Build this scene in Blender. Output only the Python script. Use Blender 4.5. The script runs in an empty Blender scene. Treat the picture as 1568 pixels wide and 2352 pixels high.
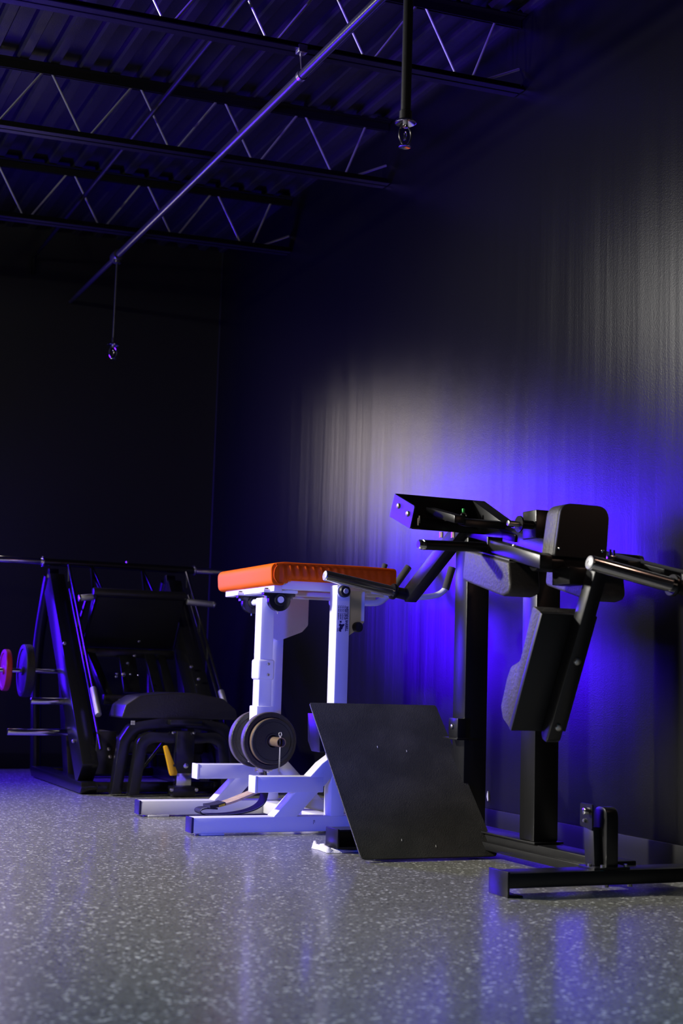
import bpy, bmesh, math, random
from mathutils import Vector, Matrix
random.seed(7)
S = bpy.context.scene
COL = S.collection

# ------------------------------------------------------------------ camera
cd = bpy.data.cameras.new('camera')
cam = bpy.data.objects.new('camera', cd); COL.objects.link(cam)
# rows: world axes (X right along back wall, Y along right wall, Z up) in camera axes (right, down, forward)
RX = (0.9135298, 0.0730119, 0.40016567)
RY = (-0.40575424, 0.09401961, 0.90913355)
RZ = (0.02875415, -0.99288951, 0.1155146)
M = Matrix(((RX[0], -RX[1], -RX[2], 0.0),
            (RY[0], -RY[1], -RY[2], 0.0),
            (RZ[0], -RZ[1], -RZ[2], 0.65),
            (0, 0, 0, 1)))
cam.matrix_world = M
cd.sensor_fit = 'VERTICAL'; cd.sensor_height = 36.0; cd.lens = 3278.0 / 2352.0 * 36.0
cd.clip_start = 0.05; cd.clip_end = 60
cd.dof.use_dof = True; cd.dof.focus_distance = 5.7; cd.dof.aperture_fstop = 3.2
S.camera = cam

# ------------------------------------------------------------------ world and lights
w = bpy.data.worlds.new('world'); S.world = w; w.use_nodes = True
w.node_tree.nodes['Background'].inputs[0].default_value = (0.30, 0.32, 0.45, 1)
w.node_tree.nodes['Background'].inputs[1].default_value = 0.004

def aim(o, p, t):
    o.location = p
    d = Vector(t) - Vector(p)
    o.rotation_euler = d.to_track_quat('-Z', 'Y').to_euler()

def area(name, p, t, sx, sy, power, color, spread=180):
    l = bpy.data.lights.new(name, 'AREA'); l.shape = 'RECTANGLE'; l.size = sx; l.size_y = sy
    l.energy = power; l.color = color; l.spread = math.radians(spread)
    o = bpy.data.objects.new(name, l); COL.objects.link(o); aim(o, p, t); return o

def spot(name, p, t, power, color, ang, blend, r=0.05, sc=(1, 1)):
    l = bpy.data.lights.new(name, 'SPOT'); l.energy = power; l.color = color
    l.spot_size = math.radians(ang); l.spot_blend = blend; l.shadow_soft_size = r
    o = bpy.data.objects.new(name, l); COL.objects.link(o); aim(o, p, t)
    o.scale = (sc[0], sc[1], 1); return o

# hanging white lamp on the left, white wall lamp and tall blue LED panel in the far left corner,
# blue floor washes on the left, teal wash behind the camera
def point(name, p, power, color, r):
    l = bpy.data.lights.new(name, 'POINT'); l.energy = power; l.color = color; l.shadow_soft_size = r
    o = bpy.data.objects.new(name, l); COL.objects.link(o); o.location = p; return o
spot('hanging_white_lamp', (-2.0, 6.5, 2.8), (2.1, 5.0, 0.2), 1400, (1.0, 0.96, 0.88), 85, 0.9, 0.12)
spot('shaded_white_bulb', (0.25, 6.95, 2.95), (3.19, 4.4, 1.9), 60, (1.0, 0.97, 0.92), 64, 0.8, 0.06)
point('bare_white_bulb', (-0.9, 6.15, 3.18), 70, (1.0, 0.97, 0.94), 0.05)
area('white_wall_lamp', (1.60, 9.4, 2.15), (3.1, 6.3, 1.6), 0.34, 0.9, 3.6, (1.0, 0.86, 0.80), 110)
area('blue_led_panel', (0.55, 9.3, 1.42), (3.1, 5.4, 1.1), 1.0, 1.2, 200, (0.05, 0.003, 1.0), 150)
area('blue_led_bar', (1.52, 9.3, 0.85), (2.6, 7.0, 0.7), 0.25, 0.7, 3.5, (0.05, 0.004, 1.0), 150)
spot('blue_uplight', (-1.6, 4.6, 2.45), (1.25, 5.3, 3.6), 1300, (0.12, 0.03, 1.0), 40, 1.0, 0.08)
spot('blue_wash_light', (0.3, 3.7, 0.5), (2.3, 5.6, 0.6), 240, (0.02, 0.055, 1.0), 42, 0.8, 0.08)
area('added_soft_fill', (-0.6, -0.5, 2.7), (2.2, 5.4, 0.9), 0.5, 0.5, 1.3, (1.0, 0.80, 0.66), 42)  # added warm fill with no known source, brightens the orange pad's camera side
spot('teal_wash_light', (1.6, 0.6, 2.9), (1.3, 2.2, 0.0), 130, (0.01, 0.48, 0.80), 70, 1.0, 0.15)
point('wall_end_lamp', (3.05, 3.15, 1.55), 1.6, (1.0, 0.60, 0.45), 0.05)

S.view_settings.view_transform = 'Standard'; S.view_settings.look = 'None'
S.view_settings.exposure = 0.0; S.view_settings.gamma = 1.0
S.view_settings.use_curve_mapping = False

# ------------------------------------------------------------------ materials
def mat(name, col, rough=0.5, metal=0.0, spec=0.5, coat=0.0, bump=None, var=None, trans=0.0, rvar=None):
    m = bpy.data.materials.new(name); m.use_nodes = True
    nt = m.node_tree; b = nt.nodes['Principled BSDF']
    b.inputs['Base Color'].default_value = (*col, 1); b.inputs['Roughness'].default_value = rough
    b.inputs['Metallic'].default_value = metal; b.inputs['Specular IOR Level'].default_value = spec
    b.inputs['Coat Weight'].default_value = coat; b.inputs['Coat Roughness'].default_value = 0.15
    b.inputs['Transmission Weight'].default_value = trans
    tc = nt.nodes.new('ShaderNodeTexCoord')
    def noise(scale, detail=3, stretch=(1, 1, 1), rough_=0.55):
        mp = nt.nodes.new('ShaderNodeMapping'); mp.inputs['Scale'].default_value = stretch
        nt.links.new(tc.outputs['Object'], mp.inputs[0])
        n = nt.nodes.new('ShaderNodeTexNoise'); n.inputs['Scale'].default_value = scale
        n.inputs['Detail'].default_value = detail; n.inputs['Roughness'].default_value = rough_
        nt.links.new(mp.outputs[0], n.inputs[0]); return n
    if bump:
        n = noise(bump[0], 3, bump[2] if len(bump) > 2 else (1, 1, 1))
        bp = nt.nodes.new('ShaderNodeBump'); bp.inputs['Strength'].default_value = bump[1]; bp.inputs['Distance'].default_value = 0.01
        nt.links.new(n.outputs[0], bp.inputs['Height']); nt.links.new(bp.outputs[0], b.inputs['Normal'])
    if var:      # (scale, second colour, lo, hi)
        n = noise(var[0], 5); r = nt.nodes.new('ShaderNodeValToRGB')
        r.color_ramp.elements[0].position = var[2]; r.color_ramp.elements[1].position = var[3]
        r.color_ramp.elements[0].color = (*col, 1); r.color_ramp.elements[1].color = (*var[1], 1)
        nt.links.new(n.outputs[0], r.inputs[0]); nt.links.new(r.outputs[0], b.inputs['Base Color'])
    if rvar:
        n = noise(rvar[0], 4, rvar[3] if len(rvar) > 3 else (1, 1, 1)); r = nt.nodes.new('ShaderNodeMapRange')
        r.inputs[3].default_value = rvar[1]; r.inputs[4].default_value = rvar[2]
        nt.links.new(n.outputs[0], r.inputs[0]); nt.links.new(r.outputs[0], b.inputs['Roughness'])
    return m

MT = {}
MT['powder'] = mat('black_powder_coat', (0.009, 0.009, 0.010), 0.31, bump=(900, 0.05))
MT['gloss'] = mat('black_gloss_paint', (0.008, 0.008, 0.009), 0.25)
MT['plastic'] = mat('black_plastic', (0.012, 0.012, 0.013), 0.45)
MT['leather'] = mat('black_vinyl', (0.050, 0.046, 0.042), 0.50, bump=(95, 0.22), rvar=(40, 0.46, 0.60))
MT['seat'] = mat('black_seat_vinyl', (0.014, 0.013, 0.013), 0.36, bump=(95, 0.15))
MT['white'] = mat('white_powder_coat', (0.80, 0.79, 0.80), 0.38, bump=(500, 0.03))
MT['orange'] = mat('orange_vinyl', (0.86, 0.13, 0.004), 0.60, spec=0.03, bump=(220, 0.06))
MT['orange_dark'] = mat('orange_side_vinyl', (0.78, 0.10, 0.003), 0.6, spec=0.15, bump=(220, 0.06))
MT['chrome'] = mat('chrome', (0.78, 0.77, 0.76), 0.16, metal=1)
MT['dark_chrome'] = mat('dark_steel', (0.35, 0.35, 0.36), 0.22, metal=1)
MT['steel'] = mat('zinc_bolt', (0.62, 0.60, 0.58), 0.3, metal=1)
MT['knurl'] = mat('knurled_steel', (0.55, 0.54, 0.52), 0.45, metal=1, bump=(1500, 0.3))
MT['iron_dark'] = mat('flat_black_iron', (0.010, 0.010, 0.010), 0.5, bump=(200, 0.15))
MT['iron'] = mat('worn_cast_iron', (0.014, 0.012, 0.010), 0.48, bump=(120, 0.25), var=(9, (0.034, 0.026, 0.020), 0.45, 0.75))
MT['iron_rim'] = mat('worn_iron_edge', (0.10, 0.08, 0.07), 0.45, bump=(90, 0.2))
MT['rod'] = mat('brown_steel_tube', (0.36, 0.25, 0.15), 0.42, metal=0.6, bump=(100, 0.15))
MT['rubber'] = mat('scuffed_black_plate', (0.040, 0.040, 0.036), 0.50, bump=(260, 0.25), var=(5, (0.085, 0.082, 0.072), 0.42, 0.8), rvar=(6, 0.42, 0.62))
MT['endcap'] = mat('navy_plastic_cap', (0.020, 0.015, 0.09), 0.4)
MT['disc'] = mat('pale_steel_disc', (0.55, 0.55, 0.58), 0.4, metal=0.3)
MT['yellow'] = mat('yellow_plastic', (0.80, 0.42, 0.004), 0.4)
MT['red'] = mat('red_enamel', (0.42, 0.030, 0.025), 0.4)
MT['grip'] = mat('grey_foam_grip', (0.05, 0.047, 0.045), 0.8, bump=(400, 0.3))
MT['tan'] = mat('tan_suede', (0.58, 0.42, 0.24), 0.75, bump=(150, 0.3), var=(20, (0.44, 0.30, 0.16), 0.4, 0.7))
MT['webbing'] = mat('black_webbing', (0.012, 0.012, 0.012), 0.7, bump=(600, 0.5))
MT['print'] = mat('dark_print', (0.012, 0.008, 0.06), 0.6)
MT['tagprint'] = mat('yellow_print', (0.75, 0.55, 0.02), 0.6)
MT['towel'] = mat('white_terry', (0.82, 0.80, 0.78), 0.9, bump=(300, 0.4))
MT['green'] = mat('green_plastic', (0.01, 0.45, 0.06), 0.4)
MT['grey'] = mat('grey_sticker', (0.45, 0.45, 0.47), 0.5)
MT['pipe'] = mat('black_painted_pipe', (0.03, 0.03, 0.032), 0.28, bump=(80, 0.05))
MT['joist'] = mat('black_painted_joist', (0.010, 0.010, 0.010), 0.5, spec=0.12, bump=(80, 0.1))
MT['web'] = mat('joist_rod_paint', (0.62, 0.62, 0.62), 0.28, metal=0.5)
MT['deck'] = mat('black_painted_deck', (0.022, 0.022, 0.024), 0.40, spec=0.10, bump=(160, 0.10), rvar=(14, 0.28, 0.5))
MT['glass'] = mat('clear_bulb_glass', (1, 1, 1), 0.02, trans=1.0)
MT['scuff'] = mat('pale_chip', (0.7, 0.7, 0.68), 0.6)
MT['trim'] = mat('black_baseboard', (0.006, 0.006, 0.007), 0.55, spec=0.3)

def wall_material():
    m = mat('black_satin_wall', (0.0035, 0.0035, 0.004), 0.30)
    nt = m.node_tree; b = nt.nodes['Principled BSDF']
    g = nt.nodes.new('ShaderNodeNewGeometry')
    def nz(sc, st, det):
        mp = nt.nodes.new('ShaderNodeMapping'); mp.inputs['Scale'].default_value = st
        nt.links.new(g.outputs['Position'], mp.inputs[0])
        n = nt.nodes.new('ShaderNodeTexNoise'); n.inputs['Scale'].default_value = sc; n.inputs['Detail'].default_value = det
        nt.links.new(mp.outputs[0], n.inputs[0]); return n
    a = nz(1.0, (6, 6, 0.25), 4)        # roller lanes, vertical
    f = nz(160, (1, 1, 1), 3)           # orange peel
    b1 = nt.nodes.new('ShaderNodeBump'); b1.inputs['Strength'].default_value = 0.5; b1.inputs['Distance'].default_value = 0.006
    nt.links.new(a.outputs[0], b1.inputs['Height'])
    b2 = nt.nodes.new('ShaderNodeBump'); b2.inputs['Strength'].default_value = 0.10; b2.inputs['Distance'].default_value = 0.004
    nt.links.new(f.outputs[0], b2.inputs['Height']); nt.links.new(b1.outputs[0], b2.inputs['Normal'])
    r = nt.nodes.new('ShaderNodeMapRange'); r.inputs[3].default_value = 0.27; r.inputs[4].default_value = 0.35
    nt.links.new(a.outputs[0], r.inputs[0])
    gl = nt.nodes.new('ShaderNodeBsdfGlossy'); gl.distribution = 'BECKMANN'; gl.inputs['Color'].default_value = (1, 1, 1, 1)
    nt.links.new(r.outputs[0], gl.inputs['Roughness']); nt.links.new(b2.outputs[0], gl.inputs['Normal'])
    df = nt.nodes.new('ShaderNodeBsdfDiffuse'); df.inputs['Color'].default_value = (0.0038, 0.0038, 0.0042, 1)
    fr = nt.nodes.new('ShaderNodeFresnel'); fr.inputs['IOR'].default_value = 1.5
    mx = nt.nodes.new('ShaderNodeMixShader'); nt.links.new(fr.outputs[0], mx.inputs[0])
    nt.links.new(df.outputs[0], mx.inputs[1]); g2 = nt.nodes.new('ShaderNodeBsdfGlossy'); g2.distribution = 'GGX'; g2.inputs['Roughness'].default_value = 0.42
    nt.links.new(b2.outputs[0], g2.inputs['Normal'])
    m2 = nt.nodes.new('ShaderNodeMixShader'); m2.inputs[0].default_value = 0.11
    nt.links.new(gl.outputs[0], m2.inputs[1]); nt.links.new(g2.outputs[0], m2.inputs[2])
    nt.links.new(m2.outputs[0], mx.inputs[2])
    out = [n_ for n_ in nt.nodes if n_.type == 'OUTPUT_MATERIAL'][0]
    nt.links.new(mx.outputs[0], out.inputs['Surface']); nt.nodes.remove(b)
    return m
MT['wall'] = wall_material()
MT['backwall'] = mat('black_matt_wall', (0.004, 0.004, 0.004), 0.6, bump=(120, 0.1))

def floor_material():
    m = mat('grey_flake_epoxy', (0.2, 0.2, 0.2), 0.3)
    nt = m.node_tree; b = nt.nodes['Principled BSDF']
    g = nt.nodes.new('ShaderNodeNewGeometry')
    def vor(sc, lo, hi, off):
        mp = nt.nodes.new('ShaderNodeMapping'); mp.inputs['Location'].default_value = (off, off * 1.7, 0)
        nt.links.new(g.outputs['Position'], mp.inputs[0])
        v = nt.nodes.new('ShaderNodeTexVoronoi'); v.inputs['Scale'].default_value = sc; v.inputs['Randomness'].default_value = 1
        nt.links.new(mp.outputs[0], v.inputs['Vector'])
        s = nt.nodes.new('ShaderNodeSeparateColor'); nt.links.new(v.outputs['Color'], s.inputs[0])
        r = nt.nodes.new('ShaderNodeMapRange'); r.inputs[1].default_value = lo; r.inputs[2].default_value = hi
        nt.links.new(s.outputs[0], r.inputs[0]); return r, v
    def mix(fac, c1, c2):
        x = nt.nodes.new('ShaderNodeMix'); x.data_type = 'RGBA'
        nt.links.new(fac, x.inputs[0])
        for i, c in ((6, c1), (7, c2)):
            if isinstance(c, tuple): x.inputs[i].default_value = (*c, 1)
            else: nt.links.new(c, x.inputs[i])
        return x.outputs[2]
    n = nt.nodes.new('ShaderNodeTexNoise'); n.inputs['Scale'].default_value = 2.2; n.inputs['Detail'].default_value = 5
    nt.links.new(g.outputs['Position'], n.inputs[0])
    base = mix(n.outputs[0], (0.170, 0.170, 0.145), (0.222, 0.222, 0.192))
    rd, _ = vor(150, 0.90, 0.93, 3.1)
    c = mix(rd.outputs[0], base, (0.06, 0.06, 0.06))
    rl, v2 = vor(120, 0.925, 0.945, 0.0)
    c = mix(rl.outputs[0], c, (0.80, 0.80, 0.76))
    rm, _ = vor(200, 0.80, 0.86, 7.7)
    c = mix(rm.outputs[0], c, (0.29, 0.29, 0.28))
    nt.links.new(c, b.inputs['Base Color'])
    bp = nt.nodes.new('ShaderNodeBump'); bp.inputs['Strength'].default_value = 0.30; bp.inputs['Distance'].default_value = 0.003
    n2 = nt.nodes.new('ShaderNodeTexNoise'); n2.inputs['Scale'].default_value = 130; n2.inputs['Detail'].default_value = 2
    nt.links.new(g.outputs['Position'], n2.inputs[0])
    ad = nt.nodes.new('ShaderNodeMath'); ad.operation = 'MULTIPLY_ADD'; ad.inputs[1].default_value = 0.5
    nt.links.new(n2.outputs[0], ad.inputs[0]); nt.links.new(rl.outputs[0], ad.inputs[2])
    nt.links.new(ad.outputs[0], bp.inputs['Height']); nt.links.new(bp.outputs[0], b.inputs['Normal'])
    b.inputs['Roughness'].default_value = 0.30; b.inputs['Coat Weight'].default_value = 0.22; b.inputs['Coat Roughness'].default_value = 0.12
    return m
MT['floor'] = floor_material()

# ------------------------------------------------------------------ mesh helpers
def V(*a): return Vector(a)

class B:
    def __init__(s): s.bm = bmesh.new()
    def _add(s, t, bev=0.0, seg=2, ang=25):
        if bev > 0:
            bmesh.ops.recalc_face_normals(t, faces=t.faces)
            es = [e for e in t.edges if len(e.link_faces) == 2 and e.calc_face_angle(0) > math.radians(ang)]
            bmesh.ops.bevel(t, geom=es, offset=bev, segments=seg, profile=0.5, affect='EDGES', clamp_overlap=True)
        bmesh.ops.recalc_face_normals(t, faces=t.faces)
        me = bpy.data.meshes.new('tmp'); t.to_mesh(me); t.free()
        s.bm.from_mesh(me); bpy.data.meshes.remove(me); return s
    def box(s, lo, hi, bev=0.0, seg=2):
        t = bmesh.new(); bmesh.ops.create_cube(t, size=1)
        for v in t.verts:
            v.co = V(*[lo[i] + (v.co[i] + .5) * (hi[i] - lo[i]) for i in range(3)])
        return s._add(t, bev, seg)
    def bar(s, p0, p1, wx, wh, bev=0.003, up=(0, 0, 1), seg=2):
        """rectangular bar from p0 to p1, wx = width across (perpendicular to up), wh = height along up"""
        p0 = V(*p0); p1 = V(*p1); d = (p1 - p0); L = d.length; d.normalize()
        u = V(*up); side = d.cross(u)
        if side.length < 1e-5: side = d.cross(V(0, 1, 0))
        side.normalize(); u = side.cross(d)
        t = bmesh.new(); bmesh.ops.create_cube(t, size=1)
        for v in t.verts:
            c = v.co.copy(); v.co = p0 + d * ((c.x + .5) * L) + side * (c.y * wx) + u * (c.z * wh)
        return s._add(t, bev, seg)
    def cyl(s, p0, p1, r, r2=None, seg=20, bev=0.0):
        p0 = V(*p0); p1 = V(*p1); d = p1 - p0; L = d.length
        t = bmesh.new()
        bmesh.ops.create_cone(t, cap_ends=True, segments=seg, radius1=r, radius2=r if r2 is None else r2, depth=L)
        q = d.to_track_quat('Z', 'Y').to_matrix().to_4x4(); q.translation = (p0 + p1) / 2
        bmesh.ops.transform(t, matrix=q, verts=t.verts)
        return s._add(t, bev, 2, 50)
    def lathe(s, prof, o, ax, seg=32, closed=False):
        """prof: list of (radius, height along ax)"""
        o = V(*o); q = V(*ax).to_track_quat('Z', 'Y').to_matrix()
        t = bmesh.new(); rings = []
        for r, h in prof:
            if r < 1e-6: rings.append([t.verts.new(o + q @ V(0, 0, h))])
            else: rings.append([t.verts.new(o + q @ V(r * math.cos(2 * math.pi * i / seg), r * math.sin(2 * math.pi * i / seg), h)) for i in range(seg)])
        if closed: rings.append(rings[0])
        for a, b_ in zip(rings, rings[1:]):
            for i in range(seg):
                j = (i + 1) % seg
                if len(a) == 1 and len(b_) == 1: continue
                if len(a) == 1: t.faces.new((a[0], b_[i], b_[j]))
                elif len(b_) == 1: t.faces.new((a[i], b_[0], a[j]))
                else: t.faces.new((a[i], b_[i], b_[j], a[j]))
        return s._add(t)
    def prism(s, poly, ax, a0, a1, bev=0.0, seg=2, ang=25):
        """poly in the two other axes; extruded along ax from a0 to a1"""
        def mk(p, a):
            return V(a, p[0], p[1]) if ax == 'X' else V(p[0], a, p[1]) if ax == 'Y' else V(p[0], p[1], a)
        t = bmesh.new()
        A = [t.verts.new(mk(p, a0)) for p in poly]; C = [t.verts.new(mk(p, a1)) for p in poly]
        n = len(poly); t.faces.new(A); t.faces.new(C[::-1])
        for i in range(n): t.faces.new((A[i], C[i], C[(i + 1) % n], A[(i + 1) % n]))
        return s._add(t, bev, seg, ang)
    def tube(s, pts, r, seg=12, cap=True, sx=None):
        """swept round tube; sx=(a,b) gives an elliptical / flat section instead"""
        pts = [V(*p) for p in pts]; n = len(pts); t = bmesh.new(); rings = []
        up = None
        for i, p in enumerate(pts):
            d = (pts[min(i + 1, n - 1)] - pts[max(i - 1, 0)]).normalized()
            if up is None:
                up = V(0, 0, 1) if abs(d.z) < .9 else V(0, 1, 0)
            side = d.cross(up).normalized(); up = side.cross(d).normalized()
            rings.append([t.verts.new(p + side * math.cos(2 * math.pi * k / seg) * r + up * math.sin(2 * math.pi * k / seg) * r) for k in range(seg)])
        for a, b_ in zip(rings, rings[1:]):
            for k in range(seg): t.faces.new((a[k], b_[k], b_[(k + 1) % seg], a[(k + 1) % seg]))
        if cap: t.faces.new(rings[0][::-1]); t.faces.new(rings[-1])
        return s._add(t)
    def ribbon(s, pts, y0, y1, th):
        """strap following (x, z) points, spanning y0..y1, thickness th"""
        t = bmesh.new(); n = len(pts); R = []
        for i, p in enumerate(pts):
            a = pts[max(i - 1, 0)]; c = pts[min(i + 1, n - 1)]
            d = V(c[0] - a[0], c[1] - a[1]).normalized() if True else None
            nx, nz = -d.y * th / 2, d.x * th / 2
            R.append([t.verts.new(V(p[0] + nx, y0, p[1] + nz)), t.verts.new(V(p[0] + nx, y1, p[1] + nz)),
                      t.verts.new(V(p[0] - nx, y1, p[1] - nz)), t.verts.new(V(p[0] - nx, y0, p[1] - nz))])
        for a, c in zip(R, R[1:]):
            for k in range(4): t.faces.new((a[k], c[k], c[(k + 1) % 4], a[(k + 1) % 4]))
        t.faces.new(R[0][::-1]); t.faces.new(R[-1])
        return s._add(t)

def rounded(pts, r, n=5):
    """closed 2-D polygon with rounded corners; r a number or one per corner"""
    out = []; N = len(pts)
    for i, p in enumerate(pts):
        rr = r[i] if isinstance(r, (list, tuple)) else r
        p = Vector(p); a = Vector(pts[i - 1]) - p; c = Vector(pts[(i + 1) % N]) - p
        if rr <= 0: out.append(tuple(p)); continue
        an = a.angle(c); d = min(rr / math.tan(an / 2), a.length * .49, c.length * .49)
        a.normalize(); c.normalize(); p0 = p + a * d; p1 = p + c * d
        for k in range(n + 1):
            u = k / n; q = p0 * (1 - u) ** 2 + p * 2 * u * (1 - u) + p1 * u * u
            out.append(tuple(q))
    return out

def bend(pts, r, n=6):
    """open 3-D polyline with rounded bends"""
    pts = [V(*p) for p in pts]; out = [pts[0]]
    for i in range(1, len(pts) - 1):
        p = pts[i]; a = (pts[i - 1] - p); c = (pts[i + 1] - p)
        d = min(r, a.length * .48, c.length * .48); p0 = p + a.normalized() * d; p1 = p + c.normalized() * d
        for k in range(n + 1):
            u = k / n; out.append(p0 * (1 - u) ** 2 + p * 2 * u * (1 - u) + p1 * u * u)
    out.append(pts[-1]); return [tuple(p) for p in out]

def spline(pts, n=6):
    out = []
    P = [Vector(p) for p in pts]
    for i in range(len(P) - 1):
        p0 = P[max(i - 1, 0)]; p1 = P[i]; p2 = P[i + 1]; p3 = P[min(i + 2, len(P) - 1)]
        for k in range(n):
            t = k / n
            out.append(tuple(.5 * ((2 * p1) + (p2 - p0) * t + (2 * p0 - 5 * p1 + 4 * p2 - p3) * t * t + (3 * p1 - p0 - 3 * p2 + p3) * t ** 3)))
    out.append(tuple(P[-1])); return out

ORG = {}
def thing(name, label, cat, base, group=None):
    o = bpy.data.objects.new(name, None); COL.objects.link(o); o.location = base; o.empty_display_size = 0.1
    o['label'] = label; o['category'] = cat
    if group: o['group'] = group
    ORG[o] = V(*base); return o

def link_mesh(name, me, m, parent, origin, kind=None):
    o = bpy.data.objects.new(name, me); COL.objects.link(o)
    me.materials.append(MT[m]) if not me.materials else None
    if parent is not None:
        o.parent = parent; o.location = origin - ORG[parent]
    else: o.location = origin
    ORG[o] = origin
    if kind: o['kind'] = kind
    return o

def part(name, b, m, parent=None, ang=35, kind=None, label=None):
    me = bpy.data.meshes.new(name); b.bm.to_mesh(me); b.bm.free()
    xs = [v.co for v in me.vertices]
    lo = V(*[min(c[i] for c in xs) for i in range(3)]); hi = V(*[max(c[i] for c in xs) for i in range(3)])
    og = (lo + hi) / 2
    if parent is None: og.z = lo.z
    me.transform(Matrix.Translation(-og))
    me.polygons.foreach_set('use_smooth', [True] * len(me.polygons)); me.set_sharp_from_angle(angle=math.radians(ang))
    o = link_mesh(name, me, m, parent, og, kind)
    if label: o['label'] = label
    return o

def tag(o, label, cat, group=None):
    o['label'] = label; o['category'] = cat
    if group: o['group'] = group
    return o

def again(o, d, parent=None):
    """another copy of a part, moved by d, sharing its mesh"""
    p = parent or o.parent
    c = o.copy(); COL.objects.link(c); c.parent = p
    og = ORG[o] + V(*d); c.location = og - (ORG[p] if p else V(0, 0, 0)); ORG[c] = og
    for ch in o.children: again(ch, d, c)
    return c

def bolt(p, ax, r=0.009, h=0.006, parent=None, m='steel', name='bolt'):
    b = B().lathe([(0, h), (r * .55, h), (r * .9, h * .75), (r, h * .3), (r, -.004), (0, -.004)], p, ax, 14)
    return part(name, b, m, parent)

def text_mesh(name, body, size, fx, parent, m, fit=None, bold=0.0004):
    """flat lettering; fx maps (tx, ty) to world"""
    c = bpy.data.curves.new(name, 'FONT'); c.body = body; c.size = size; c.offset = bold; c.resolution_u = 2
    o = bpy.data.objects.new(name, c); COL.objects.link(o)
    bpy.context.view_layer.update()
    me = bpy.data.meshes.new_from_object(o.evaluated_get(bpy.context.evaluated_depsgraph_get()))
    bpy.data.objects.remove(o)
    k = 1.0
    if fit:
        wd = max(v.co.x for v in me.vertices) - min(v.co.x for v in me.vertices); k = fit / wd
    x0 = min(v.co.x for v in me.vertices)
    for v in me.vertices: v.co = V(*fx((v.co.x - x0) * k, v.co.y))
    xs = [v.co for v in me.vertices]
    og = sum(xs, V(0, 0, 0)) / len(xs); me.transform(Matrix.Translation(-og)); me.materials.clear()
    return link_mesh(name, me, m, parent, og)

# ================================================================== setting
XW = 3.19; YB = 9.5; ZD = 3.66; XL = -4.0; YF = -2.5
f = part('floor', B().box((XL, YF, -0.1), (XW + .1, YB + .1, 0)), 'floor', kind='structure')
wr = part('wall_right', B().box((XW + .022, YF, 0), (XW + .12, YB + .1, 4.0)), 'wall', kind='structure')
part('wall_back', B().box((XL, YB, 0), (XW + .022, YB + .1, 4.0)), 'backwall', kind='structure')
part('wall_left', B().box((XL - .1, YF, 0), (XL, YB + .1, 4.0)), 'backwall', kind='structure')
part('wall_front', B().box((XL - .1, YF - .1, 0), (XW + .12, YF, 4.0)), 'backwall', kind='structure')
edges = [9.498, 8.45, 7.25, 6.12, 5.03, 4.29, 3.1, 1.9, 0.7, -0.5, -1.6, -2.49]
offs = [0.0, .002, .007, .001, .004, .006, .001, .003, .002, .005, .001, .003]      # joints slightly proud or hollow
for i in range(len(edges) - 1):
    part('wall_panel', B().prism([(XW + offs[i], edges[i]), (XW + offs[i + 1], edges[i + 1]), (XW + .021, edges[i + 1]), (XW + .021, edges[i])], 'Z', 0.0, 3.98), 'wall', wr)
part('trim_1', B().prism([(XW - .006, YB - .0005), (XW + .001, YB - .0005), (XW + .001, YB - .008), (XW - .003, YB - .006)], 'Z', .1, 3.9), 'trim', kind='structure')
part('baseboard_right', B().box((XW - .012, YF, 0), (XW - .001, YB - .015, 0.1), 0.003), 'trim', kind='structure')
part('baseboard_back', B().box((XL, YB - .012, 0), (XW - .012, YB - .0005, 0.1), 0.003), 'trim', kind='structure')
part('paint_chip', B().prism(rounded([(5.552, .135), (5.560, .13), (5.568, .15), (5.562, .178), (5.556, .165)], .003), 'X', XW - .003, XW + .004), 'scuff', wr)

# corrugated steel roof deck, falling 3 cm per metre to the left, in 0.914 m sheets; flutes run along Y
SL = 0.03
def zr(x, z): return z + SL * (x - XW)
ceil = part('ceiling', B().prism([(XL, zr(XL, ZD + .07)), (XW + .1, zr(XW + .1, ZD + .07)), (XW + .1, zr(XW, ZD + .12)), (XL, zr(XL, ZD + .12))], 'Y', YF, YB + .1), 'deck', kind='structure')
P = 0.1524
x = XW + .02
while x > XL + .2:
    pr = []
    for k in range(6):
        xx = x - k * P
        for dx, h in ((0, 0), (.044, 0), (.062, .038), (.1344, .038), (.1524, 0)):
            if dx == .1524 and k < 5: continue
            pr.append((xx - dx, zr(xx - dx, ZD + h)))
    top = [(a, b_ + .004) for a, b_ in pr][::-1]
    t = B()
    bm = t.bm
    rows = [[bm.verts.new(V(a, y, b_)) for a, b_ in pr] for y in (YF, YB)]
    for i in range(len(pr) - 1): bm.faces.new((rows[0][i], rows[1][i], rows[1][i + 1], rows[0][i + 1]))
    part('deck_sheet', t, 'deck', ceil, ang=20)
    x -= 6 * P

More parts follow.
